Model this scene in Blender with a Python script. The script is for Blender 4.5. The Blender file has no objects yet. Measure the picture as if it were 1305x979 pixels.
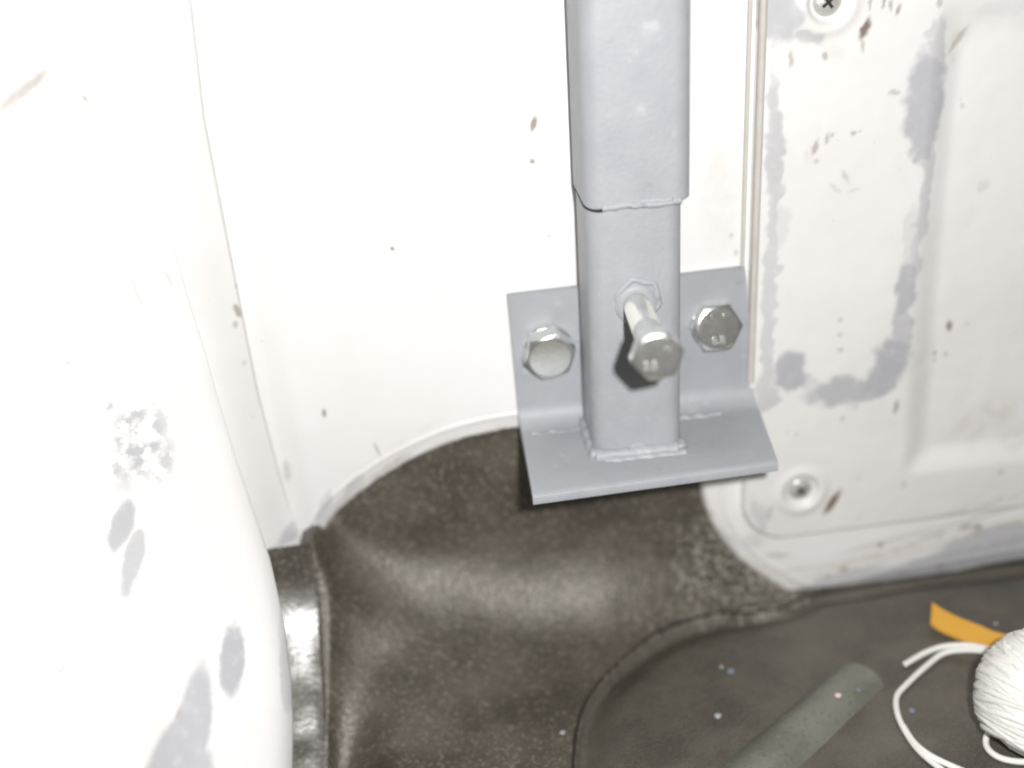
import bpy, bmesh, math, random
import numpy as np
from mathutils import Vector, Matrix, noise as mnoise
random.seed(7)
MM = 0.001
scn = bpy.context.scene
COL = scn.collection
# ------------------------------------------------------------ camera (mm, world: x right, y into the wall, z up)
FPX, PITCH, YAW, ROLL = 1491.0, 0.4644, 0.0699, -0.0676
CAM = np.array([-66.5, -384.35, 211.82])
_cy, _sy, _cp, _sp = math.cos(YAW), math.sin(YAW), math.cos(PITCH), math.sin(PITCH)
_f = np.array([_sy*_cp, _cy*_cp, -_sp]); _r0 = np.array([_cy, -_sy, 0.0]); _u0 = np.cross(_r0, _f)
_cr, _sr = math.cos(ROLL), math.sin(ROLL)
RT = _r0*_cr + _u0*_sr; UP = -_r0*_sr + _u0*_cr; FW = _f
cd = bpy.data.cameras.new('camera'); cam = bpy.data.objects.new('camera', cd); COL.objects.link(cam)
cd.sensor_width = 36; cd.lens = FPX/1305*36; cd.clip_start = 0.01; cd.clip_end = 20
M = Matrix(((RT[0], UP[0], -FW[0], CAM[0]*MM), (RT[1], UP[1], -FW[1], CAM[1]*MM), (RT[2], UP[2], -FW[2], CAM[2]*MM), (0, 0, 0, 1)))
cam.matrix_world = M
cd.dof.use_dof = True; cd.dof.focus_distance = 0.385; cd.dof.aperture_fstop = 3.2
scn.camera = cam
# ------------------------------------------------------------ light: the camera's flash, up and right of the lens, and a dim room
w = bpy.data.worlds.new('World'); scn.world = w; w.use_nodes = True
w.node_tree.nodes['Background'].inputs[0].default_value = (1.0, 0.93, 0.86, 1)
w.node_tree.nodes['Background'].inputs[1].default_value = 0.105
ld = bpy.data.lights.new('camera_flash', 'POINT'); ld.energy = 8.7; ld.shadow_soft_size = 0.007; ld.color = (1.0, 0.99, 0.98)
lo = bpy.data.objects.new('camera_flash', ld); COL.objects.link(lo)
lo.location = Vector((CAM + RT*33 + UP*19)*MM)
scn.view_settings.view_transform = 'Standard'; scn.view_settings.look = 'None'
scn.view_settings.exposure = 0; scn.view_settings.gamma = 1
scn.render.engine = 'CYCLES'
try: scn.cycles.filter_width = 2.2
except Exception: pass

# ------------------------------------------------------------ helpers
def ray(u, v): return RT*(u-652.5)/FPX - UP*(v-489.5)/FPX + FW
def onY(u, v, Y):
    q = ray(u, v); return CAM + q*(Y-CAM[1])/q[1]
def onZ(u, v, Z):
    q = ray(u, v); return CAM + q*(Z-CAM[2])/q[2]
def lerp(a, b, t): return a+(b-a)*t
def interp(x, pts):
    return float(np.interp(x, [p[0] for p in pts], [p[1] for p in pts]))
def sm(x):
    x = np.clip(x, 0, 1); return x*x*(3-2*x)
def obj(name, verts, faces, mat, parent=None, angle=40, loc=(0, 0, 0)):
    """verts in mm relative to loc (mm)"""
    me = bpy.data.meshes.new(name)
    me.from_pydata([tuple(float(c)*MM for c in v) for v in verts], [], faces)
    me.validate(); me.update()
    bm = bmesh.new(); bm.from_mesh(me); bmesh.ops.remove_doubles(bm, verts=bm.verts, dist=1e-6)
    bm.to_mesh(me); bm.free()
    me.polygons.foreach_set('use_smooth', [True]*len(me.polygons))
    if angle < 179: me.set_sharp_from_angle(angle=math.radians(angle))
    if mat: me.materials.append(mat)
    o = bpy.data.objects.new(name, me); COL.objects.link(o)
    o.location = Vector(loc)*MM
    if parent: o.parent = parent
    return o
def recalc(o):
    bm = bmesh.new(); bm.from_mesh(o.data); bmesh.ops.recalc_face_normals(bm, faces=bm.faces); bm.to_mesh(o.data); bm.free(); return o
def empty(name, loc=(0, 0, 0)):
    o = bpy.data.objects.new(name, None); COL.objects.link(o); o.location = Vector(loc)*MM; o.empty_display_size = 0.01; return o
def tag(o, label=None, cat=None, group=None, kind=None):
    if label: o['label'] = label
    if cat: o['category'] = cat
    if group: o['group'] = group
    if kind: o['kind'] = kind
    return o
def gridfaces(nr, nc, flip=False, off=0):
    F = []
    for j in range(nr-1):
        for i in range(nc-1):
            a = off+j*nc+i; q = (a, a+1, a+nc+1, a+nc)
            F.append(q[::-1] if flip else q)
    return F
def solidify(o, t, offset=-1):
    m = o.modifiers.new('thickness', 'SOLIDIFY'); m.thickness = t*MM; m.offset = offset; return o
def tube(path, r, seg=8, cap=True, rfun=None):
    V, F = [], []; P = [Vector(p) for p in path]; n = len(P)
    prev = None
    for i, p in enumerate(P):
        t = (P[min(i+1, n-1)]-P[max(i-1, 0)]).normalized()
        if prev is None:
            a = t.cross(Vector((0, 0, 1)))
            if a.length < .1: a = t.cross(Vector((1, 0, 0)))
        else: a = prev - t*prev.dot(t)
        a.normalize(); prev = a; b = t.cross(a)
        rr = r if rfun is None else r*rfun(i/(n-1))
        for k in range(seg):
            an = 2*math.pi*k/seg; V.append(p+a*rr*math.cos(an)+b*rr*math.sin(an))
    for i in range(n-1):
        for k in range(seg):
            F.append((i*seg+k, i*seg+(k+1) % seg, (i+1)*seg+(k+1) % seg, (i+1)*seg+k))
    if cap: F.append(tuple(range(seg))[::-1]); F.append(tuple((n-1)*seg+k for k in range(seg)))
    return V, F
def merge(parts):
    V, F = [], []
    for v, f in parts:
        o = len(V); V += list(v); F += [tuple(i+o for i in q) for q in f]
    return V, F
def spline(pts, n):
    P = [Vector(p) for p in pts]; P = [P[0]*2-P[1]]+P+[P[-1]*2-P[-2]]; out = []
    m = len(P)-3
    for k in range(n+1):
        x = k/n*m; i = min(int(x), m-1); t = x-i
        a, b, c, d = P[i:i+4]
        out.append(0.5*((2*b)+(c-a)*t+(2*a-5*b+4*c-d)*t*t+(3*b-a-3*c+d)*t**3))
    return out
def nz(x, y, z=0., s=1.): return mnoise.noise(Vector((x*s, y*s, z*s)))

# ------------------------------------------------------------ materials
class NT:
    def __init__(s, name):
        s.m = bpy.data.materials.new(name); s.m.use_nodes = True; s.t = s.m.node_tree; s.b = s.t.nodes['Principled BSDF']
    def n(s, t, **k):
        o = s.t.nodes.new(t)
        for a, v in k.items(): setattr(o, a, v)
        return o
    def put(s, sock, v):
        if hasattr(v, 'is_linked'): s.t.links.new(v, sock)
        else: sock.default_value = v
    def math(s, op, a, b=None, c=None):
        o = s.n('ShaderNodeMath', operation=op); s.put(o.inputs[0], a)
        if b is not None: s.put(o.inputs[1], b)
        if c is not None: s.put(o.inputs[2], c)
        return o.outputs[0]
    def mix(s, f, a, b):
        o = s.n('ShaderNodeMix', data_type='RGBA'); s.put(o.inputs[0], f)
        s.put(o.inputs[6], a if hasattr(a, 'is_linked') else (*a, 1)); s.put(o.inputs[7], b if hasattr(b, 'is_linked') else (*b, 1))
        return o.outputs[2]
    def noise(s, scale, detail=3, rough=.55, vec=None, out=0):
        o = s.n('ShaderNodeTexNoise'); o.inputs['Scale'].default_value = scale; o.inputs['Detail'].default_value = detail; o.inputs['Roughness'].default_value = rough
        s.t.links.new(vec if vec else s.co(), o.inputs['Vector']); return o.outputs[out]
    def co(s):
        if not hasattr(s, '_co'): s._co = s.n('ShaderNodeTexCoord').outputs['Object']
        return s._co
    def ramp(s, v, lo, hi):
        o = s.n('ShaderNodeMapRange', interpolation_type='SMOOTHSTEP'); s.put(o.inputs[0], v); o.inputs[1].default_value = lo; o.inputs[2].default_value = hi
        return o.outputs[0]
    def bump(s, h, strength, dist):
        o = s.n('ShaderNodeBump'); s.put(o.inputs['Height'], h); o.inputs['Strength'].default_value = strength; o.inputs['Distance'].default_value = dist
        s.t.links.new(o.outputs[0], s.b.inputs['Normal'])
    def xz(s, amp=0.0015, scale=170):
        """x,z of the surface point, wobbled by a noise so that edges of worn patches are irregular"""
        sep = s.n('ShaderNodeSeparateXYZ'); s.t.links.new(s.co(), sep.inputs[0])
        nc = s.n('ShaderNodeSeparateXYZ'); s.t.links.new(s.noise(scale, 4, .6, out=1), nc.inputs[0])
        x = s.math('ADD', sep.outputs[0], s.math('MULTIPLY', s.math('SUBTRACT', nc.outputs[0], .5), amp*2))
        z = s.math('ADD', sep.outputs[2], s.math('MULTIPLY', s.math('SUBTRACT', nc.outputs[1], .5), amp*2))
        c = s.n('ShaderNodeCombineXYZ'); s.put(c.inputs[0], x); s.put(c.inputs[1], z); return c.outputs[0]
    def blobs(s, vec, L, soft=.25):
        """L: (x, z, rx, rz, rot_deg, weight) in mm -> 0..1 mask of worn patches"""
        acc = None
        for (x, z, rx, rz, rot, wt) in L:
            mp = s.n('ShaderNodeMapping', vector_type='TEXTURE'); s.t.links.new(vec, mp.inputs[0])
            mp.inputs[1].default_value = (x*MM, z*MM, 0); mp.inputs[2].default_value = (0, 0, math.radians(rot)); mp.inputs[3].default_value = (rx*MM, rz*MM, 1)
            ln = s.n('ShaderNodeVectorMath', operation='LENGTH'); s.t.links.new(mp.outputs[0], ln.inputs[0])
            v = s.math('MULTIPLY', s.ramp(ln.outputs['Value'], 1+soft, 1-soft), wt)
            acc = v if acc is None else s.math('MAXIMUM', acc, v)
        return acc if acc is not None else 0.0
def setp(nt, **k):
    for a, v in k.items(): nt.put(nt.b.inputs[a.replace('_', ' ')], v)

def px_blobs(L, Y):
    """worn patches read off at their place on the plane y=Y: (u, v, ru, rv, rot clockwise, weight)"""
    out = []
    for (u, v, ru, rv, rot, wt) in L:
        yy = Y(u, v) if callable(Y) else Y
        p = onY(u, v, yy); dep = float((p-CAM) @ FW); k = dep/FPX
        ax_, bx_ = ru*k, rv*k*1.13
        if callable(Y):
            ax_ = (onY(u+ru, v, Y(u+ru, v))-onY(u-ru, v, Y(u-ru, v)))[0]/2; bx_ = (onY(u, v-rv, Y(u, v-rv))-onY(u, v+rv, Y(u, v+rv)))[2]/2
        out.append((p[0], p[2], abs(ax_), abs(bx_), -rot+3, wt))
    return out
def white_paint(name, primer=[], rust=[], stain=[], base=(.80, .795, .785), amp=.0014, attrs=False, scuff=[]):
    t = NT(name)
    big = t.noise(14, 4, .6); c = t.mix(t.ramp(big, .35, .75), base, tuple(b*k for b, k in zip(base, (.95, .945, .93))))
    sp = t.ramp(t.noise(620, 2, .5), .71, .78)
    gate = t.ramp(t.noise(55, 2, .5), .52, .62)
    c = t.mix(t.math('MULTIPLY', t.math('MULTIPLY', sp, gate), .55), c, (.38, .35, .30))
    v = t.xz(amp); v2 = t.xz(amp*.45, 420)
    pr = 0.0
    if stain:
        c = t.mix(t.math('MULTIPLY', t.blobs(v, stain, .6), t.ramp(t.noise(160, 5, .65), .3, .7)), c, (.50, .42, .33))
    if attrs:
        A1 = t.n('ShaderNodeAttribute', attribute_name='stain'); A2 = t.n('ShaderNodeAttribute', attribute_name='primer'); A3 = t.n('ShaderNodeAttribute', attribute_name='rust')
        c = t.mix(t.math('MULTIPLY', A1.outputs['Fac'], t.ramp(t.noise(160, 5, .65), .3, .7)), c, (.50, .42, .33))
    if primer or attrs:
        pr = A2.outputs['Fac'] if attrs else t.blobs(v, primer, .2)
        wear = t.math('SUBTRACT', 1.0, t.math('MULTIPLY', t.ramp(t.noise(240, 4, .6), .52, .70), .22))
        pr = t.math('MULTIPLY', pr, wear)
        if scuff: pr = t.math('MAXIMUM', pr, t.math('MULTIPLY', t.blobs(v, scuff, .5), t.ramp(t.noise(190, 4, .6), .44, .60)))
        c = t.mix(pr, c, (.345, .35, .385))
    if attrs: c = t.mix(A3.outputs['Fac'], c, (.15, .10, .07))
    if rust:
        c = t.mix(t.math('MULTIPLY', t.blobs(v2, rust, .5), .8), c, (.19, .135, .10))
    setp(t, Base_Color=c, Roughness=.38)
    h = t.math('ADD', t.math('MULTIPLY', t.noise(38, 3), 1.0), t.math('MULTIPLY', t.noise(430, 2), .06))
    t.bump(h, .35, .0012)
    return t.m
def grey_paint():
    t = NT('grey_primer_paint')
    c = t.mix(t.ramp(t.noise(60, 5, .65), .3, .7), (.338, .350, .376), (.375, .386, .410))
    sm_ = t.math('MULTIPLY', t.ramp(t.noise(150, 5, .7), .60, .74), .5)
    c = t.mix(sm_, c, (.27, .26, .26))
    c = t.mix(t.math('MULTIPLY', t.ramp(t.noise(95, 4, .6), .62, .72), .4), c, (.56, .57, .59))
    setp(t, Base_Color=c, Roughness=.5)
    t.bump(t.math('ADD', t.noise(700, 3), t.math('MULTIPLY', t.noise(120, 3), .8)), .35, .0005)
    return t.m
def floor_paint(name, light=1.0, spots=None, green=False, ramp=False):
    t = NT(name)
    a, b = (.096, .085, .066), (.053, .046, .036)
    if green: a, b = (.165, .172, .138), (.125, .13, .106)
    c = t.mix(t.ramp(t.noise(45, 4, .6), .35, .65), a, b)
    c = t.mix(t.math('MULTIPLY', t.ramp(t.noise(700, 2, .6), .56, .64), .6 if not green else .2), c, (.235, .212, .165))
    c = t.mix(t.math('MULTIPLY', t.ramp(t.noise(900, 2, .6), .56, .40), .0), c, (.02, .018, .015))
    c = t.mix(t.math('MULTIPLY', t.ramp(t.noise(500, 2, .6), .58, .70), .35), c, (.035, .028, .022))
    c = t.mix(t.math('MULTIPLY', t.ramp(t.noise(800, 1, .5, vec=t.co()), .76, .80), .5), c, (.42, .42, .40))
    if spots:
        pl = t.n('ShaderNodeAttribute', attribute_name='flat_part').outputs['Fac']
        c2 = t.mix(t.ramp(t.noise(50, 5, .65), .35, .65), (.090, .081, .064), (.060, .054, .044))
        c2 = t.mix(t.math('MULTIPLY', t.ramp(t.noise(1100, 2, .6), .5, .68), .35), c2, (.15, .135, .11))
        c2 = t.mix(t.math('MULTIPLY', t.ramp(t.noise(22, 3, .6), .48, .66), .45), c2, (.125, .118, .088))
        c = t.mix(pl, c, c2)
    if spots:
        g = t.blobs(t.xz(.004, 90), spots, .5)
        sy = t.n('ShaderNodeSeparateXYZ'); t.t.links.new(t.co(), sy.inputs[0]); g = t.math('MULTIPLY', g, t.ramp(sy.outputs[1], -.022, -.008))
        c = t.mix(t.math('MULTIPLY', t.math('MULTIPLY', g, t.ramp(t.noise(430, 3, .6), .50, .60)), .8), c, (.45, .44, .37))
    setp(t, Base_Color=c, Roughness=t.math('ADD', .2, t.math('MULTIPLY', t.noise(520, 3), .5)))
    t.b.inputs['Specular IOR Level'].default_value = .95; t.b.inputs['Specular Tint'].default_value = (1, 1, 1, 1) if ramp else (1, .96, .88, 1)
    if ramp: t.put(t.b.inputs['Roughness'], t.math('ADD', .16, t.math('MULTIPLY', t.noise(200, 3), .22)))
    c = None
    h = t.math('ADD', t.math('MULTIPLY', t.noise(620, 3, .65), 1.3), t.math('MULTIPLY', t.noise(190, 3, .6), .75))
    t.bump(h, .09 if ramp else .2 if green else .36, .0009)
    return t.m
def zinc():
    t = NT('zinc_plated_steel')
    c = t.mix(t.noise(300, 4, .6), (.74, .76, .73), (.86, .87, .84))
    setp(t, Base_Color=c, Metallic=.91, Roughness=t.math('ADD', .15, t.math('MULTIPLY', t.noise(500, 3), .16)))
    t.bump(t.noise(900, 3), .25, .0002)
    return t.m
def plain(name, c, rough=.6, metal=0, bump=None, c2=None, sc=200):
    t = NT(name)
    col = t.mix(t.noise(sc, 4, .6), c, c2 if c2 else tuple(x*.82 for x in c))
    setp(t, Base_Color=col, Roughness=rough, Metallic=metal)
    if bump: t.bump(t.noise(bump[0], 3), .5, bump[1])
    return t.m

GREY = grey_paint(); ZINC = zinc()
DARK = plain('recess_shade', (.02, .017, .015), .8)  # near-black colour for the shade inside screw slots and the sleeve gap
BRIGHT = plain('bright_worn_zinc', (.70, .70, .68), .35, .9)

# ------------------------------------------------------------ left edge curves of the body work
C0 = [(-80, 238), (0, 245), (150, 262), (270, 285), (400, 310), (500, 330), (600, 356), (660, 375), (690, 392), (712, 407)]
AE = [(-80, 150), (0, 160), (100, 174), (250, 205), (380, 240), (450, 262), (480, 270), (590, 302), (660, 326), (715, 345), (760, 355), (800, 363), (870, 372), (930, 374), (979, 373), (1060, 368)]
AY = [(-80, -13), (400, -14), (550, -19), (640, -32), (715, -46), (800, -66), (900, -86), (979, -98), (1060, -110)]
def a_depth(u, v):
    ue, ye = interp(v, AE), interp(v, AY); s = max(ue-u, 0)
    k = interp(v, [(0, 1), (400, 1.5), (600, 4), (979, 7)])
    fold = interp(v, [(-80, 100), (350, 120), (600, 165), (800, 175), (979, 165)])
    y = ye - k*(1-math.exp(-s/16)) - .085*s - 7*sm((s-20)/fold) + 3*math.exp(-((s-fold*.9)/40)**2)
    y -= interp(v, [(600, 0), (979, 10)])*math.exp(-((u-60)/120)**2)*.6
    return y + .8*nz(u, v, 3, .008)

# ------------------------------------------------------------ white wall sheet
wall_rust = px_blobs([(680, 158, 4, 9, 20, 1), (678, 206, 3, 3, 0, .9), (500, 317, 2.5, 3, 0, .9), (413, 527, 2.5, 5, 10, .9), (481, 573, 1.3, 9, -12, .8),
    (700, 300, 2, 2, 0, .4), (620, 45, 2, 4, 0, .25), (640, 130, 2, 3, 0, .2), (932, 300, 3, 3, 0, .35), (938, 322, 3, 4, 0, .35), (365, 605, 5, 14, 5, .35),
    (1075, 725, 5, 3, 0, .8), (1122, 694, 5, 4, 0, .8), (1230, 672, 10, 3, -8, .8), (1190, 682, 20, 1.5, -8, .7), (1246, 671, 6, 4, 0, .8), (1130, 690, 60, 1.6, -8, .5), (1240, 662, 60, 1.4, -8, .55),
    (990, 708, 16, 3, 12, .45), (1020, 725, 40, 1.4, -3, .35), (1150, 730, 6, 3, 0, .5), (1200, 722, 7, 3, -8, .6), (1055, 735, 3, 6, 0, .4), (1130, 715, 90, 1.3, -9, .35)], 0)
wall_primer = px_blobs([(1200, 718, 130, 15, -8, .75), (1260, 688, 70, 16, -8, .6), (1070, 744, 70, 14, -7, .55), (960, 690, 14, 10, 20, .25),
    (430, 650, 8, 20, 35, .35), (450, 620, 8, 20, 45, .3), (1290, 700, 60, 22, -8, .7), (375, 690, 14, 8, 0, .35), (412, 655, 8, 30, 25, .4), (445, 640, 8, 30, 45, .35), (500, 597, 6, 30, 62, .3), (560, 568, 4, 26, 70, .2), (925, 690, 8, 26, -30, .25)], 0)
wall_stain_shade = px_blobs([(920, 250, 25, 70, 0, .18), (930, 120, 20, 60, 0, .12), (1130, 705, 110, 6, -8, .6), (1270, 672, 60, 5, -8, .8), (945, 600, 30, 6, -8, .5), (1040, 735, 50, 8, -5, .4), (520, 560, 60, 5, -25, .2),  # stains, plus shadow painted beside the tube and under the flange edge
    (960, 300, 5, 200, 2, .4), (430, 650, 5, 40, 40, .7), (490, 598, 4, 40, 62, .6), (590, 562, 3, 50, 76, .5), (915, 670, 6, 50, -22, .4), (960, 725, 30, 6, 40, .7)], 0)
W_WALL = white_paint('white_wall_paint', wall_primer, wall_rust, wall_stain_shade)
arch = [(372, 712), (388, 712), (400, 707), (412, 684), (432, 656), (462, 630), (510, 598), (570, 570), (620, 556), (662, 549), (710, 542), (780, 538), (840, 546), (876, 566), (891, 592),
        (895, 620), (900, 650), (914, 682), (938, 712), (962, 732), (984, 745), (1003, 756), (1026, 763), (1056, 761), (1100, 752), (1200, 735), (1305, 716), (1450, 694), (1600, 672)]
ap = [onY(u, v, 0) for u, v in arch]
ap = spline([(p[0], 0, p[2]) for p in ap], 220)
ap = [Vector((-420, 0, ap[0].z)), Vector((-150, 0, ap[0].z))]+[p for p in ap]
ins = []
for i, p in enumerate(ap):
    t = (ap[min(i+1, len(ap)-1)]-ap[max(i-1, 0)]).normalized(); ins.append(Vector((-t.z, 0, t.x)))
for _ in range(25): ins = [ins[0]]+[(ins[i-1]+ins[i]+ins[i+1]).normalized() for i in range(1, len(ins)-1)]+[ins[-1]]
rings = [(0, 9), (0.0, 3.2), (.6, 1.6), (1.4, .7), (2.6, .35), (5.8, .25), (6.5, -.1), (7.0, -.5), (7.6, -.45), (8.2, -.05), (8.8, 0)]
V = []; nc = len(ap)
def wall_y(x): return 3.0*float(sm((-117-x)/13.0))
for off, yy in rings:
    for p, n in zip(ap, ins):
        # ragged paint edge along the arch
        j = .35*nz(p.x, p.z, 0, .35)+.25*nz(p.x, p.z, 5, 1.1) if off < 2 else 0
        q = p+n*(off+j); V.append((q.x, yy+wall_y(q.x), q.z))
for z in (40, 260):
    for k, (p, n) in enumerate(zip(ap, ins)):
        q = p+n*8.8; V.append((q.x, wall_y(q.x), z))
wall = obj('wall', V, gridfaces(len(rings)+2, nc), W_WALL, None, 60)
recalc(wall); tag(wall, kind='structure')

# ------------------------------------------------------------ left: folded flange (B) and bulging panel (A)
b_rust = px_blobs([(300, 405, 3, 9, -10, .8), (298, 420, 3, 4, 0, .5), (300, 375, 3, 3, 0, .4), (352, 580, 2, 6, -10, .4), (370, 600, 5, 14, -5, .35), (310, 470, 2, 3, 0, .3)], -5)
b_primer = px_blobs([(375, 690, 22, 9, 0, .5), (372, 600, 6, 16, 0, .35), (352, 700, 10, 8, 0, .3)], -8)
b_stain = px_blobs([(350, 712, 18, 6, 0, .8), (368, 610, 8, 30, -8, .5)], -10)
W_B = white_paint('white_flange_paint', b_primer, b_rust, b_stain)
V = []; rows = list(range(-360, 704, 14))+[711]; ncb = 14
for r, v in enumerate(rows):
    for i in range(ncb):
        t = i/(ncb-1)
        uL, uR = interp(v, AE)-14, interp(v, C0)
        u = lerp(uL, uR, t); y = lerp(-13.5, 3.2, t**1.1) - 1.5*math.sin(t*math.pi)
        vv = v + (1-t)*14*sm((v-560)/140.)
        V.append(onY(u, vv, y))
for i in range(ncb):                       # turned-under lower end
    t = i/(ncb-1); p = V[(len(rows)-1)*ncb+i]; V.append(p+np.array([0, 3, -1.5]))
for i in range(ncb):
    t = i/(ncb-1); p = V[(len(rows)-1)*ncb+i]; V.append(p+np.array([0, 9, -1.5]))
B = obj('side_flange', V, gridfaces(len(rows)+2, ncb, True), W_B, None, 60)
solidify(B, 1.0); tag(B, kind='structure')

a_primer = px_blobs([(296, 842, 15, 48, -9, .75), (247, 925, 24, 66, 6, .75), (218, 962, 36, 40, 30, .7), (238, 1000, 38, 50, 0, .7), (156, 668, 16, 27, -12, .65), (172, 706, 12, 32, -12, .55),
    (366, 860, 9, 60, -4, .35), (78, 858, 8, 8, 0, .4), (40, 905, 9, 8, 0, .35), (362, 800, 6, 30, -6, .25)], a_depth)
a_rust_fold_shade = px_blobs([(108, 126, 2.5, 6, -25, .6), (52, 458/1.0, 2, 2, 0, .3), (87, 463, 2, 2, 0, .5), (226, 910, 3, 6, 20, .5), (173, 370, 1.2, 22, -6, .28), (182, 440, 1.2, 30, -6, .16), (215, 355, 2, 12, -10, .25), (46, 103, 20, 5, -38, .4), (31, 114, 22, 6, -38, .4), (12, 128, 22, 5, -36, .4)], a_depth)  # rust chips and streak; the thin upright lines paint the fold's shade
a_stain_shade = px_blobs([(225, 780, 5, 60, -8, .25), (60, 880, 60, 40, 30, .18), (30, 118, 50, 9, -35, .35), (105, 850, 8, 90, -12, .2)], a_depth)  # stains, plus painted shading at lower left and along the fold
a_scuff = px_blobs([(178, 558, 36, 48, 0, .72), (208, 590, 14, 26, 15, .55), (140, 521, 8, 9, 0, .6), (147, 604, 8, 10, 0, .6)], a_depth)
W_A = white_paint('white_arch_paint', a_primer, a_rust_fold_shade, a_stain_shade, amp=.0012, scuff=a_scuff)
V = []; rows = list(range(-353, 1090, 13)); us = [0, 2, 4, 7, 11, 16, 22, 30, 40, 52, 66, 82, 100, 120, 142, 166, 192, 220, 250, 282, 316, 352, 390, 430, 475, 520]
for v in rows:
    ue = interp(v, AE); p0 = onY(ue, v, interp(v, AY))
    cols = [p0+np.array([-7.0, 12, 0]), p0+np.array([-2.0, 5, 0]), p0+np.array([-.3, 1.5, 0])]
    for s in us: cols.append(onY(ue-s, v, a_depth(ue-s, v)))
    V += cols
A = obj('side_panel', V, gridfaces(len(rows), len(us)+3), W_A, None, 180)
tag(A, kind='structure')
bm = bmesh.new(); bm.from_mesh(A.data); bmesh.ops.recalc_face_normals(bm, faces=bm.faces); bm.to_mesh(A.data); bm.free()

# ------------------------------------------------------------ floor: hollow, fillet up to the wall, raised flat part
ZF = -92.0; R0 = 43.0
EE = [(690, 396), (708, 401), (760, 408), (830, 412), (900, 416), (979, 418), (1100, 421)]
NEL = [(700, 12), (760, 28), (810, 41), (860, 47), (979, 53), (1100, 62)]
EY = [(690, -10.5), (700, -11)]
for v in range(710, 1101, 10):
    a = onY(interp(v-10, EE), v-10, EY[-1][1]); lo_, hi_ = -250., EY[-1][1]
    for _ in range(40):
        m = (lo_+hi_)/2; b = onY(interp(v, EE), v, m)
        if (a[1]-b[1]) > math.tan(math.radians(interp(v, NEL)))*(a[2]-b[2]): lo_ = m
        else: hi_ = m
    EY.append((v, m))
Epts = []
for v in range(690, 1101, 10): Epts.append(onY(interp(v, EE), v, interp(v, EY)))
Epts = np.array(Epts)                       # goes towards the viewer: y falls, z falls
def E_at(y):
    ys = Epts[::-1, 1]; return float(np.interp(y, ys, Epts[::-1, 0])), float(np.interp(y, ys, Epts[::-1, 2]))
plate_px = [(733, 1000), (733, 960), (737, 925), (747, 893), (768, 862), (800, 833), (845, 806), (900, 788), (950, 777), (1000, 769)]
pp = [onZ(u, v, -88)[:2] for u, v in plate_px]
d0 = pp[0]-pp[1]; d0 = d0/np.linalg.norm(d0)
ppath = [pp[0]+d0*14, ]+[np.array(p) for p in pp]+[np.array([78., -4.5]), np.array([98., -3.]), np.array([125., -1.]), np.array([200., 1.]), np.array([420., 2.])]
ppath = np.array([(p.x, p.y) for p in spline([(a[0], a[1], 0) for a in ppath], 150)]); ppath = np.vstack([ppath[:1]+d0*150, ppath])
def plate_sd(x, y):
    """signed distance, positive inside (towards lower right)"""
    a = ppath[:-1]; b = ppath[1:]; p = np.array([x, y]); ab = b-a
    t = np.clip(((p-a)*ab).sum(1)/(ab*ab).sum(1), 0, 1); q = a+ab*t[:, None]; d = np.hypot(*(p-q).T); i = int(d.argmin())
    cr = ab[i, 0]*(p-q[i])[1]-ab[i, 1]*(p-q[i])[0]
    return d[i]*(-1 if cr > 0 else 1)
def plate_h(x, y):
    s = plate_sd(x, y)
    if s < 0: return 1.6*float(sm((s+14)/13.))         # lip of the hollow over the pressing
    a = min(s/24., 1); return 1.6 - 3.6*float(sm(s/2.6)) + 10.0*(1-(1-a)**2)*float(sm(s/16.))**.5 + .006*max(0, -y-60)
def rx(x): return lerp(R0, 7.0, float(sm((x+18)/80.)))
cols = []
ds = [0, .4, .9, 1.6, 2.5, 3.6, 5, 6.6, 8.4, 10.5, 13, 16, 19, 22.5, 26, 29]+[30.5+1.15*i for i in range(230)]+[296+4*i for i in range(24)]
ds = [-1]+ds
nv = 7; na = 22; nf = 190
V = []
fl_rows = nv+na+nf
def dip(x, y): return 17*float(sm((-92-x)/30.))*float(sm((-y-35)/30.))
def left_h(y, d):
    d = max(d, 0); xe, ze = E_at(min(y, 0)); H = max(ze-ZF+dip(-120, y), .4); r = min(R0, H)
    if d >= r: return 0.0
    h = r*(1-math.sqrt(max(0, 1-(1-d/r)**2)))
    if d == 0 and H > r: h = H
    return h
def wobble(x, y): return .8*nz(x, y, 0, .03)+.25*nz(x, y, 4, .12)
xs0 = None
for j in range(fl_rows):
    for d in ds:
        if j < nv: V.append(None); continue
        lead = d < 0; d = max(d, 0); x = -119+d; r = rx(x)
        fade = 1 if x < 40 else math.exp(-(x-40)/12.)
        bow = (34.*math.tanh(3.6*((x+34)/90.)**2) if x < -34 else 26.*((x+34)/90.)**2)*fade
        if j < nv+na:
            k = (j-nv)/(na-1); th = k*math.pi/2
            y = 5-r*(1-math.cos(th))-bow*float(sm(k)); zr = r*(1-math.sin(th))
        else:
            k = (j-nv-na+1)/nf; y = lerp(5-r, -215, k**1.15)-bow*(1-float(sm(k*1.3))); zr = 0
        xe, ze = E_at(min(y, 0)); x = xe+d
        z = ZF+zr+left_h(y, d)+plate_h(x, y)+wobble(x, y)*float(sm((5-y)/15.))*min(1, d/12.)
        z -= dip(x, y)
        if ze > ZF-dip(-120, y)+.5:
            if d == 0: z = ze
            elif zr > .2: z = min(z, max(ze+max(0, d-10)*.8, z-zr))
        if lead:
            if ze <= ZF-dip(-120, y)+.5: x -= 30
            else: x -= 4; z -= 2.5
        V.append([x, y, z])
FV = np.array(V[nv*len(ds):])
def surf_z(x, y):
    d2 = (FV[:, 0]-x)**2+(FV[:, 1]-y)**2; k = np.argpartition(d2, 4)[:4]; w_ = 1/(d2[k]+.01); return float((FV[k, 2]*w_).sum()/w_.sum())
base = nv*len(ds)
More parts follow.
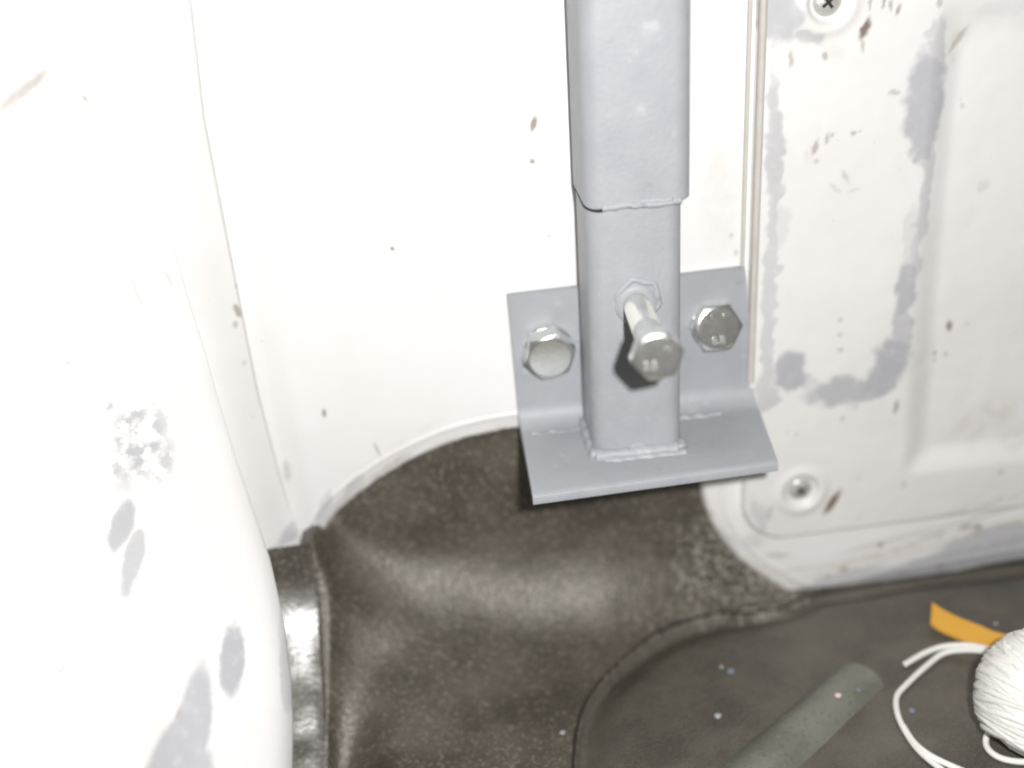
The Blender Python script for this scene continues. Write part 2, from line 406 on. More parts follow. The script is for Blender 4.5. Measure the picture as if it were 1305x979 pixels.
for j in range(nv):
    for i, d in enumerate(ds):
        p = V[base+i]; k = 1-j/nv
        V[j*len(ds)+i] = [p[0], 5+.0*k, lerp(p[2], 20, k)]
spots = px_blobs([(930, 725, 45, 62, -30, 1.0), (985, 752, 45, 16, 0, 1.0), (900, 740, 40, 40, 0, .7), (880, 700, 25, 30, 0, .5), (820, 768, 70, 12, 0, .5)], 0)
FLOOR = floor_paint('brown_textured_floor_paint', spots=spots)
fl = obj('floor', V, gridfaces(fl_rows, len(ds), True), FLOOR, None, 180)
fa = fl.data.attributes.new('flat_part', 'FLOAT', 'POINT'); fa.data.foreach_set('value', np.array([float(sm(plate_sd(v.co.x/MM, v.co.y/MM)/1.5)) if plate_sd(v.co.x/MM, v.co.y/MM) > 0 else 0. for v in fl.data.vertices], 'f'))
tag(fl, kind='structure')
# dark painted ramp left of the hollow, running down towards the viewer
V = []; rows = list(range(690, 1101, 10))
for v in rows:
    for k in range(12):
        u = lerp(interp(v, EE)-100, interp(v, EE), k/11); y = interp(v, EY)
        p = onY(u, v+(interp(v, EE)-u)*.08, y) if 0 else np.array([onY(u, v, y)[0], y, onY(interp(v, EE), v, y)[2]])
        p[1] -= (1-k/11)*4.0
        p[2] += -1.4*(k/11)**6 + .35*nz(p[0], p[1], 0, .12) + 0.35*nz(p[0], p[1], 9, .4)
        V.append(p)
for r in range(len(rows)):
    pass
ramp = obj('floor_ramp', V, gridfaces(len(rows), 12, True), floor_paint('dark_ramp_paint', ramp=True), None, 180)
tag(ramp, kind='structure')

SEAM = plain('seam_dirt', (.022, .018, .014), .8)
sd_ = []; P = []
for i in range(len(ppath)-1):
    a, b = Vector((*ppath[i], 0)), Vector((*ppath[i+1], 0)); L = (b-a).length
    for k in range(max(1, int(L/1.2))): sd_.append(a.lerp(b, k/max(1, int(L/1.2))))
V = []
for i, p in enumerate(sd_):
    t = (sd_[min(i+1, len(sd_)-1)]-sd_[max(i-1, 0)]).normalized(); n = Vector((t.y, -t.x, 0))
    hw = .6+.3*nz(p.x, p.y, 0, .12)
    for q in (p-n*(.75+hw), p-n*(.75-hw)): V.append((q.x, q.y, surf_z(q.x, q.y)+.2))
sm_o = obj('seam', V, gridfaces(len(sd_), 2), SEAM, fl, 180)
# flat rib pressed up out of the floor (lower right)
def floor_z(x, y): return ZF+plate_h(x, y)+wobble(x, y)
rib_c = [onZ(1108, 853, -84), onZ(1095, 865, -84), onZ(1060, 897, -84), onZ(1005, 946, -84), onZ(940, 1004, -84), onZ(860, 1076, -84)]
rib_c = spline([(p[0], p[1], 0) for p in rib_c], 50); V = []; prof = 17
for i, p in enumerate(rib_c):
    t = (rib_c[min(i+1, 50)]-rib_c[max(i-1, 0)]).normalized(); n = Vector((-t.y, t.x, 0))     # n points to the right-hand side of travel towards the viewer
    L = (p-rib_c[0]).length; wdt = 9.3+L*.014
    e = float(sm(min(1, (L+.3)/5.))); wdt *= .62+.38*math.sqrt(min(1, (L+.2)/5.))
    for k in range(prof):
        a = (k/(prof-1))*2-1
        h = (1-abs(a)**3.2)*5.2*e if a > 0 else (1-abs(a)**2.2)*5.2*e
        q = p+n*(a*wdt); V.append((q.x, q.y, floor_z(p.x, p.y)-.6+h+(.0)))
rib = obj('raised_rib', V, gridfaces(51, prof), floor_paint('worn_rib_paint', green=True), fl, 180)
recalc(rib)
if rib.data.polygons[len(rib.data.polygons)//2].normal.z < 0:
    rib.data.flip_normals()
rib['label'] = 'raised greenish grey rib pressed in the brown floor'

# ------------------------------------------------------------ trim panel on the right
PY = -4.5
p_primer = px_blobs([(1180, 130, 27, 58, 2, .72), (1172, 165, 18, 30, 0, .7), (1195, 70, 12, 40, 8, .5), (1176, 190, 9, 16, 0, .7), (1155, 370, 14, 34, 4, .72), (1150, 410, 10, 26, 0, .45), (1135, 462, 25, 30, 12, .8), (1120, 490, 26, 18, -25, .78),
    (1066, 498, 32, 19, 0, .72), (1030, 488, 14, 10, 0, .3), (1008, 474, 22, 25, 0, .8), (1095, 500, 20, 17, 0, .7), (989, 190, 10, 48, 0, .55), (985, 250, 8, 60, 0, .38), (992, 290, 14, 30, 10, .2), (1000, 22, 24, 26, 0, .6), (985, 10, 18, 40, 0, .6), (1030, 48, 22, 8, 15, .6),
    (975, 500, 12, 26, 0, .45), (978, 430, 7, 60, 0, .3), (1160, 300, 8, 40, 3, .2), (968, 655, 9, 26, -12, .35), (978, 515, 14, 10, 0, .5), (1188, 40, 10, 10, 0, .4), (1283, 12, 40, 10, 0, .10), (1182, 235, 8, 60, 2, .42), (1168, 320, 9, 60, 4, .42), (1148, 420, 11, 50, 3, .6), (986, 200, 10, 90, 0, .5), (983, 330, 8, 120, 2, .42), (978, 450, 8, 70, 0, .45), (1075, 498, 50, 14, 0, .55)], PY)
p_rust = px_blobs([(1102, 37, 5.5, 12, 25, .9), (1061, 640, 5, 16, 32, .95), (1215, 421, 4, 6, 0, .75), (1196, 455, 2.5, 3, 0, .6), (1196, 464, 2, 2.5, 0, .5), (1210, 457, 2.5, 3, 0, .45), (1238, 418, 3, 2, 0, .25),
    (1051, 72, 4, 4, 0, .5), (1099, 57, 2.5, 9, 0, .4), (1008, 76, 3, 9, 0, .4), (1197, 4, 4, 5, 0, .4), (1140, 118, 8, 3, 15, .35), (1071, 408, 3, 2.5, 0, .35), (1071, 426, 3, 2, 0, .4), (1071, 446, 4, 3, 30, .35),
    (1054, 177, 3, 6, 10, .5), (1061, 172, 2.5, 3, 0, .4), (1087, 170, 3.5, 3, 0, .45), (1096, 168, 2, 2, 0, .3), (1039, 188, 3.5, 9, 20, .45), (1040, 206, 3, 3, 0, .35), (1077, 225, 2.5, 9, -25, .3), (1064, 240, 2, 9, -40, .22), (1090, 242, 8, 2, -10, .18),
    (1109, 5, 2, 7, 5, .5), (1126, 3, 2.5, 7, 5, .6), (1135, 7, 2, 6, 5, .5), (1145, 13, 2.5, 6, 20, .6), (1073, 6, 4, 2, 0, .3), (1142, 519, 3, 8, 8, .6), (1074, 534, 3, 3, 0, .35), (1003, 552, 2, 2, 0, .3), (1015, 555, 2, 3, 0, .3), (1226, 53, 4, 16, 42, .35), (1260, 240, 8, 7, 0, .16), (1255, 245, 3, 5, 0, .2),
    (1232, 138, 2, 3, 0, .3), (981, 653, 3, 9, 10, .3), (1152, 618, 3, 3, 0, .35), (1094, 610, 2, 2, 0, .35), (1230, 130, 2, 2, 0, .2), (1275, 602, 4, 3, 0, .35), (1095, 660, 2, 2, 0, .3)], PY)
p_stain = px_blobs([(1260, 540, 50, 18, -20, .35), (1030, 695, 90, 5, -2, .6), (1040, 40, 30, 12, 20, .25), (1225, 60, 14, 26, 40, .3), (1180, 665, 140, 3, -9, .6), (1298, 565, 16, 12, 0, .35), (1035, 190, 6, 20, 20, .4), (1058, 60, 30, 8, 30, .2)], PY)
W_P = white_paint('white_panel_paint', base=(.76, .755, .74), attrs=True)
SCREWS = [onY(1021, 626, PY), onY(1056, 3, PY)]
x0, x1, z1 = 47.5, 240., 210.
def panel_edge_sd(x, z):
    zb = -61.0 + .026*(x-60); r = 19.
    qx = x-x0; qz = z-zb
    if qx < r and qz < r: return r-math.hypot(r-qx, r-qz)
    return min(qx, qz)
xs = [x0-1+.5*i for i in range(26)]+[x0+12+.65*i for i in range(160)]+[x0+117+4*i for i in range(20)]
zs = [-63+.5*i for i in range(26)]+[-50+.7*i for i in range(300)]+[162+5*i for i in range(10)]
V = []
for z in zs:
    for x in xs:
        s = panel_edge_sd(x, z)
        y = PY*math.sqrt(max(0, 1-(1-min(max(s, 0)/2.2, 1))**2))
        if s < .3: y = 1.8
        # recessed field
        xr = 109.5+ .065*max(0, 60-z)*.6
        dl, db, dt_ = (x-xr+3)/13., (z+37)/12., (150-.1*(x-110)-z)/17.
        mm = -.16*math.log(math.exp(-min(dl, 4)/.16)+math.exp(-min(db, 4)/.16)+math.exp(-min(dt_, 4)/.16)+math.exp(-25))
        y += 3.7*float(sm(mm))
        # dished screw seats
        for c in SCREWS:
            d = math.hypot(x-c[0], z-c[2])
            if d < 16:
                y += -1.0*math.exp(-((d-8.5)/2.2)**2)+ 1.6*float(sm((7.4-d)/1.8)) if d < 14 else 0
        y += .35*nz(x, z, 0, .035)*min(1, max(0, s)/10)+.1*nz(x, z, 7, .15)*min(1, max(0, s)/6)
        # groove just inside the left edge
        V.append((x, y, z))
def maskpts(L, P, soft, wob, fr):
    P = np.array(P); X = P[:, 0].copy(); Z = P[:, 2].copy()
    n1 = np.array([nz(a, b, 0, fr)+.5*nz(a, b, 3, fr*2.7) for a, b in zip(X, Z)]); n2 = np.array([nz(a, b, 11, fr)+.5*nz(a, b, 17, fr*2.7) for a, b in zip(X, Z)])
    X = X+n1*wob; Z = Z+n2*wob; acc = np.zeros(len(X))
    for (x, z, rx_, rz_, rot, wt) in L:
        a = math.radians(rot); dx = X-x; dz = Z-z
        l = np.hypot((dx*math.cos(a)+dz*math.sin(a))/rx_, (-dx*math.sin(a)+dz*math.cos(a))/rz_)
        acc = np.maximum(acc, wt*sm((1+soft-l)/(2*soft)))
    return acc
panel = obj('trim_panel', V, gridfaces(len(zs), len(xs)), W_P, None, 180)
proot = empty('access_panel', (48, 0, -60))
def adopt(o, root): o.location = o.location-root.location; o.parent = root; return o
pc = [tuple(c/MM for c in v.co) for v in panel.data.vertices]
for nm_, L_, so, wo, fr in (('primer', p_primer, .24, 2.4, .16), ('rust', p_rust, .45, .5, .5), ('stain', p_stain, .6, 1.5, .2)):
    at_ = panel.data.attributes.new(nm_, 'FLOAT', 'POINT'); at_.data.foreach_set('value', maskpts(L_, pc, so, wo, fr).astype('f'))
panel.name = 'panel_sheet'; adopt(panel, proot)
tag(proot, 'white access panel with grey primer patches, screws and a recessed field, right of the post', 'panel')
# edge strip: twin-line bead between wall and panel
ep = []
parts = []
for off, r, yy in ((0, 1.35, -4.6), (-3.3, .8, -1.0)):
    path = [Vector((48.9+off - .0*z + lerp(0, 2.2, (z-10)/150.)*0, yy, z)) for z in range(12, 215, 3)]
    parts.append(tube(path, r, 12))
Vv, Ff = merge(parts)
EDGE = plain('worn_edge_strip', (.60, .59, .56), .4, 0, (300, .0004), (.46, .42, .37), 90)
es = obj('edge_strip', Vv, Ff, EDGE, None, 40); adopt(es, proot)
# screws
def screw(c):
    root_v = []
    n = 40; prof = [(0, -2.0), (1.6, -1.95), (3.2, -1.6), (4.4, -1.0), (5.0, -.2), (5.0, 1.2)]
    V, F = [], []
    for r, y in prof:
        for k in range(n):
            a = 2*math.pi*k/n; V.append((r*math.cos(a), y, r*math.sin(a)))
    F = []
    for j in range(len(prof)-1):
        for k in range(n): F.append((j*n+k, j*n+(k+1) % n, (j+1)*n+(k+1) % n, (j+1)*n+k))
    s = obj('screw', V, F, SCR, None, 40, (c[0], PY+2.0, c[2])); recalc(s)
    P = []
    for rot in (math.radians(38), math.radians(128)):
        V = []
        for yy, l, w_ in ((-2.03, 2.3, .5), (-1.0, 1.3, .3)):
            for sx, sz in ((-1, -1), (1, -1), (1, 1), (-1, 1)):
                X, Z = sx*l, sz*w_; V.append((X*math.cos(rot)-Z*math.sin(rot), yy-(.01 if rot < 1 else 0), X*math.sin(rot)+Z*math.cos(rot)))
        P.append((V, [(0, 1, 2, 3), (0, 4, 5, 1), (1, 5, 6, 2), (2, 6, 7, 3), (3, 7, 4, 0), (4, 7, 6, 5)]))
    V, F = merge(P)
    cx = obj('cross_slot', V, F, DARK, s, 30); recalc(cx)  # slot drawn as near-black boxes, its shade put into the colour
    # dirty ring round the head
    Vr, Fr = tube([Vector((6.15*math.cos(a), .0, 6.15*math.sin(a))) for a in [2*math.pi*k/40 for k in range(41)]], .45, 6, False)
    rg = obj('washer', Vr, Fr, RING, s, 180)
    adopt(s, proot); s['group'] = 'screws of the access panel'
SCR = plain('painted_screw', (.60, .59, .56), .35, .3, (400, .0004), (.42, .41, .38), 300)
RING = plain('rusty_ring', (.42, .34, .25), .6, 0, None, (.60, .55, .47), 160)
for c in SCREWS: screw(c)

# ------------------------------------------------------------ the post: L bracket, two square tubes, bolts
post = empty('bracket_post', (0, -4, 4))
tag(post, 'grey square steel post welded to a bolted angle bracket in front of the white wall', 'post')
TL, TR_ = onY(647, 379, -4), onY(950, 343, -4)
FLp, FRp = onZ(679, 632, 4), onZ(992, 589, 4)
BL, BR = onY(662, 537, -4), onY(960, 508, -4)
BLx, BRx = BL[0], BR[0]
sec = []                                     # section: list of (which, t): top of plate -> bend -> flange edge
V = []; NW = 40
RB = 8.0
prof = [(-4, None, 'top'), (-4, RB+4+1, 'mid')]
def edge_pt(t, side):
    pass
pf = []
for k in range(9):
    a = k/8*math.pi/2; pf.append((-4-RB*(1-math.cos(a)), 4+RB*(1-math.sin(a))))
outer = []
def section(i):
    s = i/(NW-1)
    top = lerp(TL, TR_, s); fr = lerp(FLp, FRp, s); xb = lerp(BLx, BRx, s)
    inner = [(top[0], -4, top[2]), (lerp(top[0], xb, .5), -4, lerp(top[2], 13, .5)), (lerp(top[0], xb, .97), -4, 13.0)]
    inner += [(xb, y, z) for y, z in pf]
    yb = -4-RB
    for t in (.06, .35, .65, .94, 1.0):
        y = lerp(yb, fr[1], t); x = lerp(xb, fr[0], t); inner.append((x, y, 4.0 - (0 if t < 1 else .25)))
    back = [(fr[0], fr[1]-.25, 3.4), (fr[0], fr[1]+.1, .4), (fr[0], fr[1]+1, .0)]
    for t in (.6, .2): back.append((lerp(xb, fr[0], t), lerp(yb, fr[1], t), 0.))
    back += [(xb, -5, .6), (xb, -1.5, 3), (xb, -.1, 8), (top[0], -.1, top[2]-.5), (top[0], -.9, top[2]+.2), (top[0], -3.4, top[2]+.25)]
    return inner+back
secs = [section(i) for i in range(NW)]; ns = len(secs[0])
V = [p for s_ in secs for p in s_]
F = []
for i in range(NW-1):
    for k in range(ns): F.append((i*ns+k, i*ns+(k+1) % ns, (i+1)*ns+(k+1) % ns, (i+1)*ns+k))
F.append(tuple(range(ns))); F.append(tuple((NW-1)*ns+k for k in range(ns))[::-1])
br = obj('angle_bracket', V, F, GREY, None, 50); recalc(br); adopt(br, post)

def rsq(w_, d_, r, y_c, z, n=7):
    """rounded rectangle ring"""
    P = []
    for cx, cyy, a0 in ((w_/2-r, d_/2-r, 0), (-w_/2+r, d_/2-r, 90), (-w_/2+r, -d_/2+r, 180), (w_/2-r, -d_/2+r, 270)):
        for k in range(n):
            a = math.radians(a0+90*k/(n-1)); P.append((cx+r*math.cos(a), y_c+cyy+r*math.sin(a), z))
    return P
def sq_tube(name, w_, d_, r, th, yc, zb, zt, zfun=None, dx=0):
    ro = lambda z: [(p[0]+dx, p[1], p[2]+(zfun(p[0], p[1]) if zfun and z == zb else 0)) for p in rsq(w_, d_, r, yc, z)]
    ri = lambda z: [(p[0]+dx, p[1], p[2]+(zfun(p[0], p[1]) if zfun and z == zb else 0)) for p in rsq(w_-2*th, d_-2*th, max(r-th, .6), yc, z)]
    zs_ = [zb, zb+.01]; n = 28
    ro2 = lambda z, e: [(p[0]+dx, p[1], z+(zfun(p[0], p[1]) if zfun else 0)*e) for p in rsq(w_, d_, r, yc, 0)]
    sh = [[(p[0]+dx, p[1], zb+.35+(zfun(p[0], p[1]) if zfun else 0)) for p in rsq(w_-.5, d_-.5, r, yc, 0)]]
    L = [ri(zt), ri(zb)]
    L += [[(p[0]+dx, p[1], zb+(zfun(p[0], p[1]) if zfun else 0)) for p in rsq(w_-.9, d_-.9, r, yc, 0)]]
    L += [ro2(zb+.5, 1), ro2(zb+3, .6), ro2(zb+12, 0), ro2(zt, 0)]
    V = [p for q in L for p in q]; F = []
    for j in range(len(L)-1):
        for k in range(n): F.append((j*n+k, j*n+(k+1) % n, (j+1)*n+(k+1) % n, (j+1)*n+k))
    for k in range(n): F.append(((len(L)-1)*n+k, (len(L)-1)*n+(k+1) % n, (k+1) % n, k))
    o = obj(name, V, F, GREY, None, 35); recalc(o); adopt(o, post); return o
sq_tube('lower_tube', 31.0, 30, 5.6, 2, -19.2, 3.9, 130, None, .9)
ZU = 94.6
sq_tube('upper_tube', 34.2, 32.8, 6.0, 1.3, -19.0, ZU, 300, lambda x, y: .25*nz(x, y, 0, .2) + (-1.0 if y < -30 and x < -8 else 0)*0 - .9*float(sm((-10-x)/6.)) * float(sm((-28-y)/8.)), 1.9)
# near-black beads painted in for the shade between sleeve and inner tube
g1 = [(-14.9, -8), (-14.9, -16), (-14.9, -24), (-14.7, -29), (-13.6, -32), (-11.5, -33.8), (-8.5, -34.3)]
V1 = tube(spline([(x, y, ZU-.2-.8*i/6) for i, (x, y) in enumerate(g1)], 40), .62, 8, True, lambda t: .35+.85*t*min(1, (1-t)*8+.2))
V2 = tube(spline([(x, -34.35, ZU-.75+.15*nz(x, 0, 0, .3)) for x in (-4, 0, 4, 8, 12, 14.3)], 30), .34, 8, True, lambda t: .4+1.0*math.sin(t*math.pi))
Vv, Ff = merge([V1, V2]); jg = obj('joint_gap_shade', Vv, Ff, DARK, None, 180); adopt(jg, post)
# rough weld lip along the lower edge of the sleeve's front
def lump(path, r, seg=10, amp=.5, fr=.5, seed=0, squash=None):
    V, F = tube(path, r, seg); out = []
    for v in V:
        k = amp*r*nz(v.x, v.y, v.z+seed, fr)
        out.append(v+Vector((k, k*.6, k*.9)))
    return out, F
P = []
P.append(lump([Vector((-10+i*.7, -34.6, ZU+.1+.3*nz(i, 0, 0, .25))) for i in range(37)], 1.2, 12, .45, .35))
P.append(lump([Vector((2+i*.7, -34.3, ZU+1.0+.4*nz(i, 9, 0, .2))) for i in range(16)], 1.5, 14, .3, .3, 5))
Vv, Ff = merge(P); wl = obj('weld_bead', Vv, Ff, GREY, None, 180); adopt(wl, post)
# weld fillets round the foot of the lower tube and along the bend
P = []
base_path = []
for i in range(60): base_path.append(Vector((lerp(-14.5, 14.5, i/59), -34.2, 4.5)))
P.append(lump(base_path, 2.6, 14, .22, .28, 1))
P.append(lump([Vector((lerp(-12, 17, i/40), -36.2+.8*nz(i, 0, 0, .2), 3.2)) for i in range(41)], 2.0, 14, .25, .25, 8))
P.append(lump([Vector((16.2, lerp(-34, -8, i/30), 4.2)) for i in range(31)], 1.9, 12, .5, .3, 3))
P.append(lump([Vector((-14.8, lerp(-34, -8, i/30), 4.2)) for i in range(31)], 1.9, 12, .5, .3, 4))
P.append(lump([Vector((lerp(14, 36, i/30), -12.0+1.2*nz(i, 1, 0, .2), 3.7)) for i in range(31)], 1.3, 12, .8, .35, 6))
P.append(lump([Vector((lerp(-35, -14, i/30), -12.5+1.0*nz(i, 3, 0, .2), 3.5)) for i in range(31)], 1.0, 12, .8, .35, 7))
Vv, Ff = merge(P); wl = obj('weld_bead', Vv, Ff, GREY, None, 180); adopt(wl, post)

def hex_head(AF, H, n=72):
    rc = AF/2*.93; V = [];
    def hr(k):
        a = (k*360/n) % 60-30; return AF/2/math.cos(math.radians(a))
    ring = lambda rf, zf: [(rf(k)*math.cos(2*math.pi*k/n), rf(k)*math.sin(2*math.pi*k/n), zf(k)) for k in range(n)]
    L = [ring(lambda k: .2, lambda k: 0), ring(lambda k: hr(k)*.97, lambda k: 0), ring(lambda k: hr(k), lambda k: .3), ring(lambda k: hr(k), lambda k: H-(hr(k)-rc)*.62),
         ring(lambda k: rc, lambda k: H), ring(lambda k: rc*.93, lambda k: H+.04), ring(lambda k: .1, lambda k: H-.02)]
    V = [p for q in L for p in q]; F = []
    for j in range(len(L)-1):
        for k in range(n): F.append((j*n+k, j*n+(k+1) % n, (j+1)*n+(k+1) % n, (j+1)*n+k))
    F.append(tuple(range(n))[::-1]); F.append(tuple((len(L)-1)*n+k for k in range(n)))
    return V, F
def lathe(prof, n=40):
    V, F = [], []
    for r, z in prof:
        for k in range(n): a = 2*math.pi*k/n; V.append((r*math.cos(a), r*math.sin(a), z))
    for j in range(len(prof)-1):
        for k in range(n): F.append((j*n+k, j*n+(k+1) % n, (j+1)*n+(k+1) % n, (j+1)*n+k))
    return V, F
def mark_mesh(txt, size, ext):
    cu = bpy.data.curves.new('mark', 'FONT'); cu.body = txt; cu.size = size*MM; cu.extrude = ext*MM; cu.align_x = 'CENTER'; cu.align_y = 'CENTER'; cu.offset = .00008
    o = bpy.data.objects.new('mark', cu); COL.objects.link(o); bpy.context.view_layer.update()
    me = bpy.data.meshes.new_from_object(o.evaluated_get(bpy.context.evaluated_depsgraph_get())); bpy.data.objects.remove(o); return me
def place(o, p, d, spin=0):
    """local +z along d"""
    q = Vector(d).normalized().to_track_quat('Z', 'Y')
    o.rotation_mode = 'QUATERNION'; o.rotation_quaternion = q @ Matrix.Rotation(math.radians(spin), 3, 'Z').to_quaternion(); o.location = Vector(p)*MM
def bolt(p, d, AF, H, shank, dia, spin, label, marks, washer=None, loc_spin=0):
    V, F = hex_head(AF, H)
    Vs = [(x, y, z+shank) for x, y, z in V]
    Vt, Ft = lathe([(.01, -1), (dia/2, -1)]+[(dia/2-(.28 if k % 2 else 0), k*.62) for k in range(int(shank*.62/.62))]+[(dia/2, shank*.64), (dia/2, shank-.6), (dia/2+.5, shank), (dia/2+.5, shank+.2)]) if shank > 2 else lathe([(.01, -2), (dia/2, -2), (dia/2, shank+.2)])
    V, F = merge([(Vs, F), (Vt, Ft)])
    b = obj('hex_bolt', V, F, ZINC, None, 28); recalc(b)
    place(b, p, d, spin)
    b['label'] = label; b['group'] = 'hex bolts of the bracket'
    if washer:
        r, t, z0 = washer
        Vw, Fw = lathe([(dia/2, z0), (r, z0), (r, z0+t*.8), (r-.3, z0+t), (dia/2, z0+t)])
        wo = obj('washer', Vw, Fw, ZINC, b, 28); recalc(wo)
    for txt, sz, mx, my in marks:
        me = mark_mesh(txt, sz, .16); me.materials.append(BRIGHT)
        mo = bpy.data.objects.new('head_mark', me); COL.objects.link(mo); mo.parent = b
        a = math.radians(-spin+loc_spin); mo.location = Vector((mx*math.cos(a)-my*math.sin(a), mx*math.sin(a)+my*math.cos(a), H+shank+.05))*MM
        mo.rotation_euler = (0, 0, a)
    adopt(b, post); return b
pR = onY(909, 414, -4); pL = onY(698, 442, -4)
bolt(pR, (0.02, -1, .22), 16.2, 6.2, .6, 10, 0, 'flat facing hex bolt right of the post, with stamped head marks', [('8.8', 4.2, 0, -4.6), ('I', 2.2, -2.2, 4.2), ('I', 2.2, 2.2, 4.2)], (8.6, 1.2, -.4))
bolt(pL, (-.02, -1, -.10), 16.6, 7.4, .8, 10, 14, 'plain hex bolt left of the post, close to the tube', [], (8.9, 1.6, -.4))
pb = onY(811, 388, -34); ph = onY(835, 447, -34-48)
dd = Vector(ph-pb); Ls = dd.length
bolt(pb, dd, 13.6, 6.0, Ls, 9.0, 10, 'long hex bolt sticking out of the front of the post', [('8.8', 3.4, -2.2, -2.6), ('I', 2.6, 3.4, 1.6), ('.', 3.4, 2.2, 3.4)])
# painted weld ring of the nut the long bolt goes through
ring_c = Vector((pb[0], -34.1, pb[2]))
path = []
for k in range(49):
    a = 2*math.pi*k/48; hx = 7.7/math.cos(((a+.3) % (math.pi/3))-math.pi/6)*.93
    path.append(ring_c+Vector((hx*math.cos(a)*.9+.6, 0, hx*math.sin(a)*.95+1.5)))
path = [p+Vector((0, .55, 0)) for p in path]
Vv, Ff = lump(path, 1.25, 12, .3, .25, 2)
wr = obj('weld_ring', Vv, Ff, GREY, None, 180); adopt(wr, post)
Vn, Fn = lathe([(4.3, 0), (4.3, 1.0), (5.6, 1.1), (6.6, .6), (7.2, 0)], 40)
nr_ = obj('nut_collar', Vn, Fn, GREY, None, 50); recalc(nr_); place(nr_, (pb[0], -34.2, pb[2]), (0, -1, 0)); adopt(nr_, post)

# ------------------------------------------------------------ things on the floor, lower right
TW = plain('white_twine', (.82, .81, .78), .85, 0, (1500, .0005), (.76, .75, .71), 600)
bc = onZ(1334, 884, -60.0); bx, by = bc[0], bc[1]; bz = floor_z(bx, by)+21.5
ball = empty('twine_ball', (bx, by, floor_z(bx, by)))
tag(ball, 'ball of white twine with a loose looped end, lying on the brown floor', 'twine')
P = []; rnd = random.Random(3)
ax0 = Vector((.55, .35, .75)).normalized()
for k in range(88):
    ax = (ax0+Vector((rnd.uniform(-1, 1), rnd.uniform(-1, 1), rnd.uniform(-1, 1)))*(.22 if k < 66 else .5)).normalized()
    off = rnd.uniform(-1, 1)*.75; R_ = 21.0+rnd.uniform(-.6, .9)
    a = ax.orthogonal().normalized(); b = ax.cross(a)
    rr = R_*math.sqrt(1-off*off); pth = []
    for i in range(41):
        t = 2*math.pi*i/40; q = ax*(off*R_)+a*rr*math.cos(t)+b*rr*math.sin(t)
        q = Vector((q.x*.98, q.y*.98, q.z*1.06)); pth.append(Vector((bx, by, bz))+q)
    P.append(tube(pth, 1.25, 8, False))
bmc = bmesh.new(); bmesh.ops.create_icosphere(bmc, subdivisions=3, radius=20.2)
P.append(([Vector((bx, by, bz))+v.co for v in bmc.verts], [tuple(v.index for v in f.verts) for f in bmc.faces])); bmc.free()
Vv, Ff = merge(P); o = obj('wound_twine', Vv, Ff, TW, None, 180); adopt(o, ball)
def lay(pts, lift=1.2): 
    out = []
    for u, v, h in pts:
        p = onZ(u, v, -83+h); out.append(Vector((p[0], p[1], floor_z(p[0], p[1])+lift+h)))
    return out
P = []
def ply(pts, r=1.08):
    c = spline(pts, 70)
    P.append(tube(c, r, 10))
ply(lay([(1285, 835, 6), (1262, 828, 6), (1235, 823, 4), (1205, 824, 2), (1180, 832, 1), (1152, 848, .2)]))
ply(lay([(1285, 838, 5), (1258, 831, 5), (1230, 829, 3), (1203, 833, 1), (1180, 850, 0), (1156, 872, 0), (1143, 888, 0), (1143, 908, 0), (1152, 930, 0), (1170, 955, 0), (1195, 978, 0), (1230, 1005, 0)]))
ply(lay([(1150, 925, 0), (1164, 945, .5), (1182, 961, .7), (1205, 974, .5), (1245, 992, .3)]))
ply(lay([(1275, 920, 4), (1262, 932, 2), (1256, 946, .5), (1262, 959, .3), (1280, 969, .3), (1310, 972, .4), (1345, 965, 3)]))
Vv, Ff = merge(P); o = obj('loose_end', Vv, Ff, TW, None, 180); adopt(o, ball)
# lower hank bulge of the ball
P = []
for k in range(34):
    t0 = rnd.uniform(-1, 1); c = onZ(1312, 925, -72); cc = Vector((c[0], c[1], floor_z(c[0], c[1])+11.2))
    ax = (Vector((.35, .6, .75))+Vector((rnd.uniform(-1, 1), rnd.uniform(-1, 1), rnd.uniform(-1, 1)))*.3).normalized(); a = ax.orthogonal().normalized(); b = ax.cross(a)
    rr = 14.0*math.sqrt(1-(t0*.6)**2)
    P.append(tube([cc+ax*(t0*8)+a*rr*1.15*math.cos(q)+b*rr*math.sin(q)*.85 for q in [2*math.pi*i/36 for i in range(37)]], 1.2, 8, False))
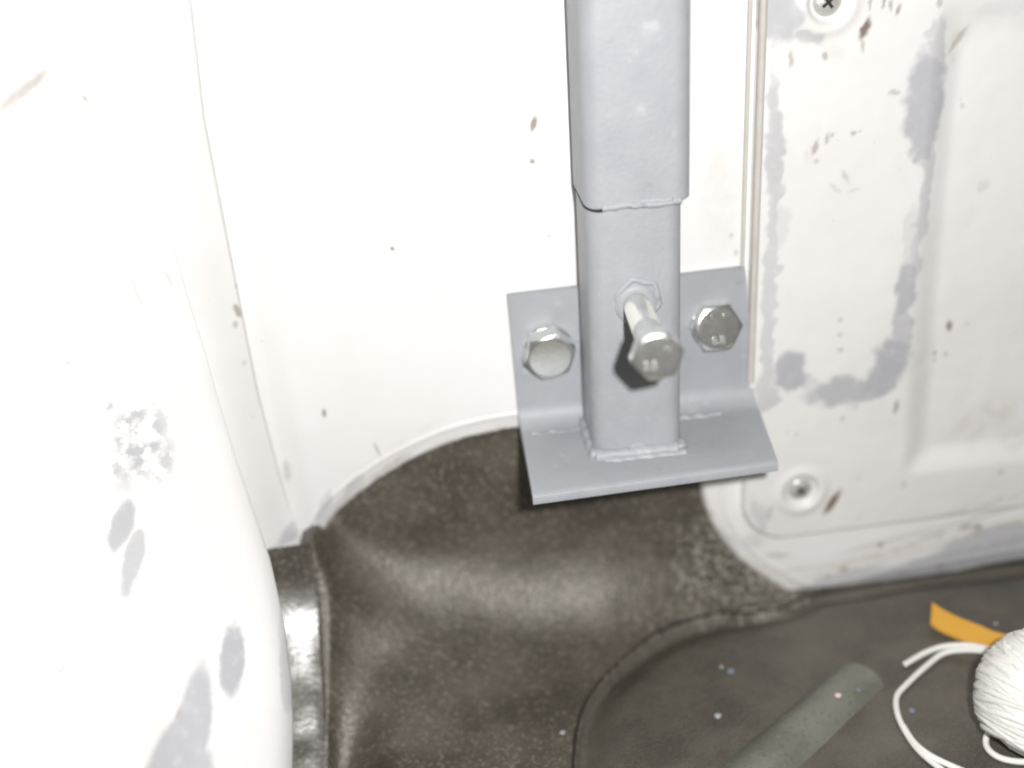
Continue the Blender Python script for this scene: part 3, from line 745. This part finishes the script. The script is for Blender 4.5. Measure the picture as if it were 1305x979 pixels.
# orange strip
OR = plain('orange_foam', (.70, .375, .055), .6, 0, (600, .0004), (.64, .33, .045), 150)
cl = [(1187, 779, 5.5), (1200, 788, 4.2), (1218, 797, 3), (1240, 806, 2), (1262, 815, 1.5), (1290, 822, 1.2)]
cp = spline(lay(cl, .6), 30); V = []
wl_ = [12.2, 12, 11.2, 10.4, 10.2, 10.2]
for i, p in enumerate(cp):
    t = (cp[min(i+1, 30)]-cp[max(i-1, 0)]).normalized(); t.z = 0; t.normalize(); n = Vector((-t.y, t.x, 0)); n = (n+Vector((0, 0, .35))).normalized()
    hw = 4.3; sk = -t*(1.9*(1-i/8) if i < 8 else 0)
    for a_, zz in ((-1, 0), (1, 0), (1, -1.1), (-1, -1.1)):
        q = p+n*hw*a_ + Vector((0, 0, zz)) + sk*a_; V.append(q)
F = []
for i in range(30):
    for k in range(4): F.append((i*4+k, i*4+(k+1) % 4, (i+1)*4+(k+1) % 4, (i+1)*4+k))
F += [(0, 1, 2, 3), (120, 123, 122, 121)]
st = obj('orange_strip', V, F, OR, None, 40); recalc(st)
tag(st, 'curved orange strip lying on the floor behind the twine', 'strip')

# ------------------------------------------------------------ paint flecks scattered on the floor
FW_ = plain('white_fleck', (.42, .43, .44), .6); FP = plain('pink_fleck', (.80, .62, .55), .6); FB = plain('bluish_fleck', (.20, .235, .28), .6)
flecks = [(1068, 886, 1.3, FP, 'small pink fleck lying on the greenish raised rib', 5.0), (915, 911, 1.3, FW_, 'pale fleck left of the rib, in the middle of the flat floor', 0),
          (931, 856, 1.5, FB, 'bluish fleck, the larger of a pair above the rib', 0), (919, 851, .8, FW_, 'tiny pale fleck beside the bluish one above the rib', 0),
          (1162, 906, 1.3, FB, 'bluish star shaped fleck inside the loose twine loop', 0), (1094, 879, 1.0, FB, 'faint bluish fleck high on the greenish rib', 5.0), (716, 915, 1.0, FW_, 'small pale fleck in the hollow left of the pressed edge', 0), (1269, 794, .8, FW_, 'tiny pale fleck behind the orange strip', 0)]
for u, v, s, m, lab, lift in flecks:
    p = onZ(u, v, -84+lift); bmc = bmesh.new(); bmesh.ops.create_icosphere(bmc, subdivisions=2, radius=s)
    V = [Vector((q.co.x*(1+.6*nz(q.co.x, q.co.y, u, .9)), q.co.y*(1+.6*nz(q.co.x, q.co.y, v, .9)), q.co.z*.35)) for q in bmc.verts]; F = [tuple(q.index for q in f.verts) for f in bmc.faces]; bmc.free()
    z = floor_z(p[0], p[1]) + (4.6 if lift else 0)+.1
    tag(obj('paint_fleck', V, F, m, None, 60, (p[0], p[1], z)), lab, 'fleck', 'paint flecks on the floor')
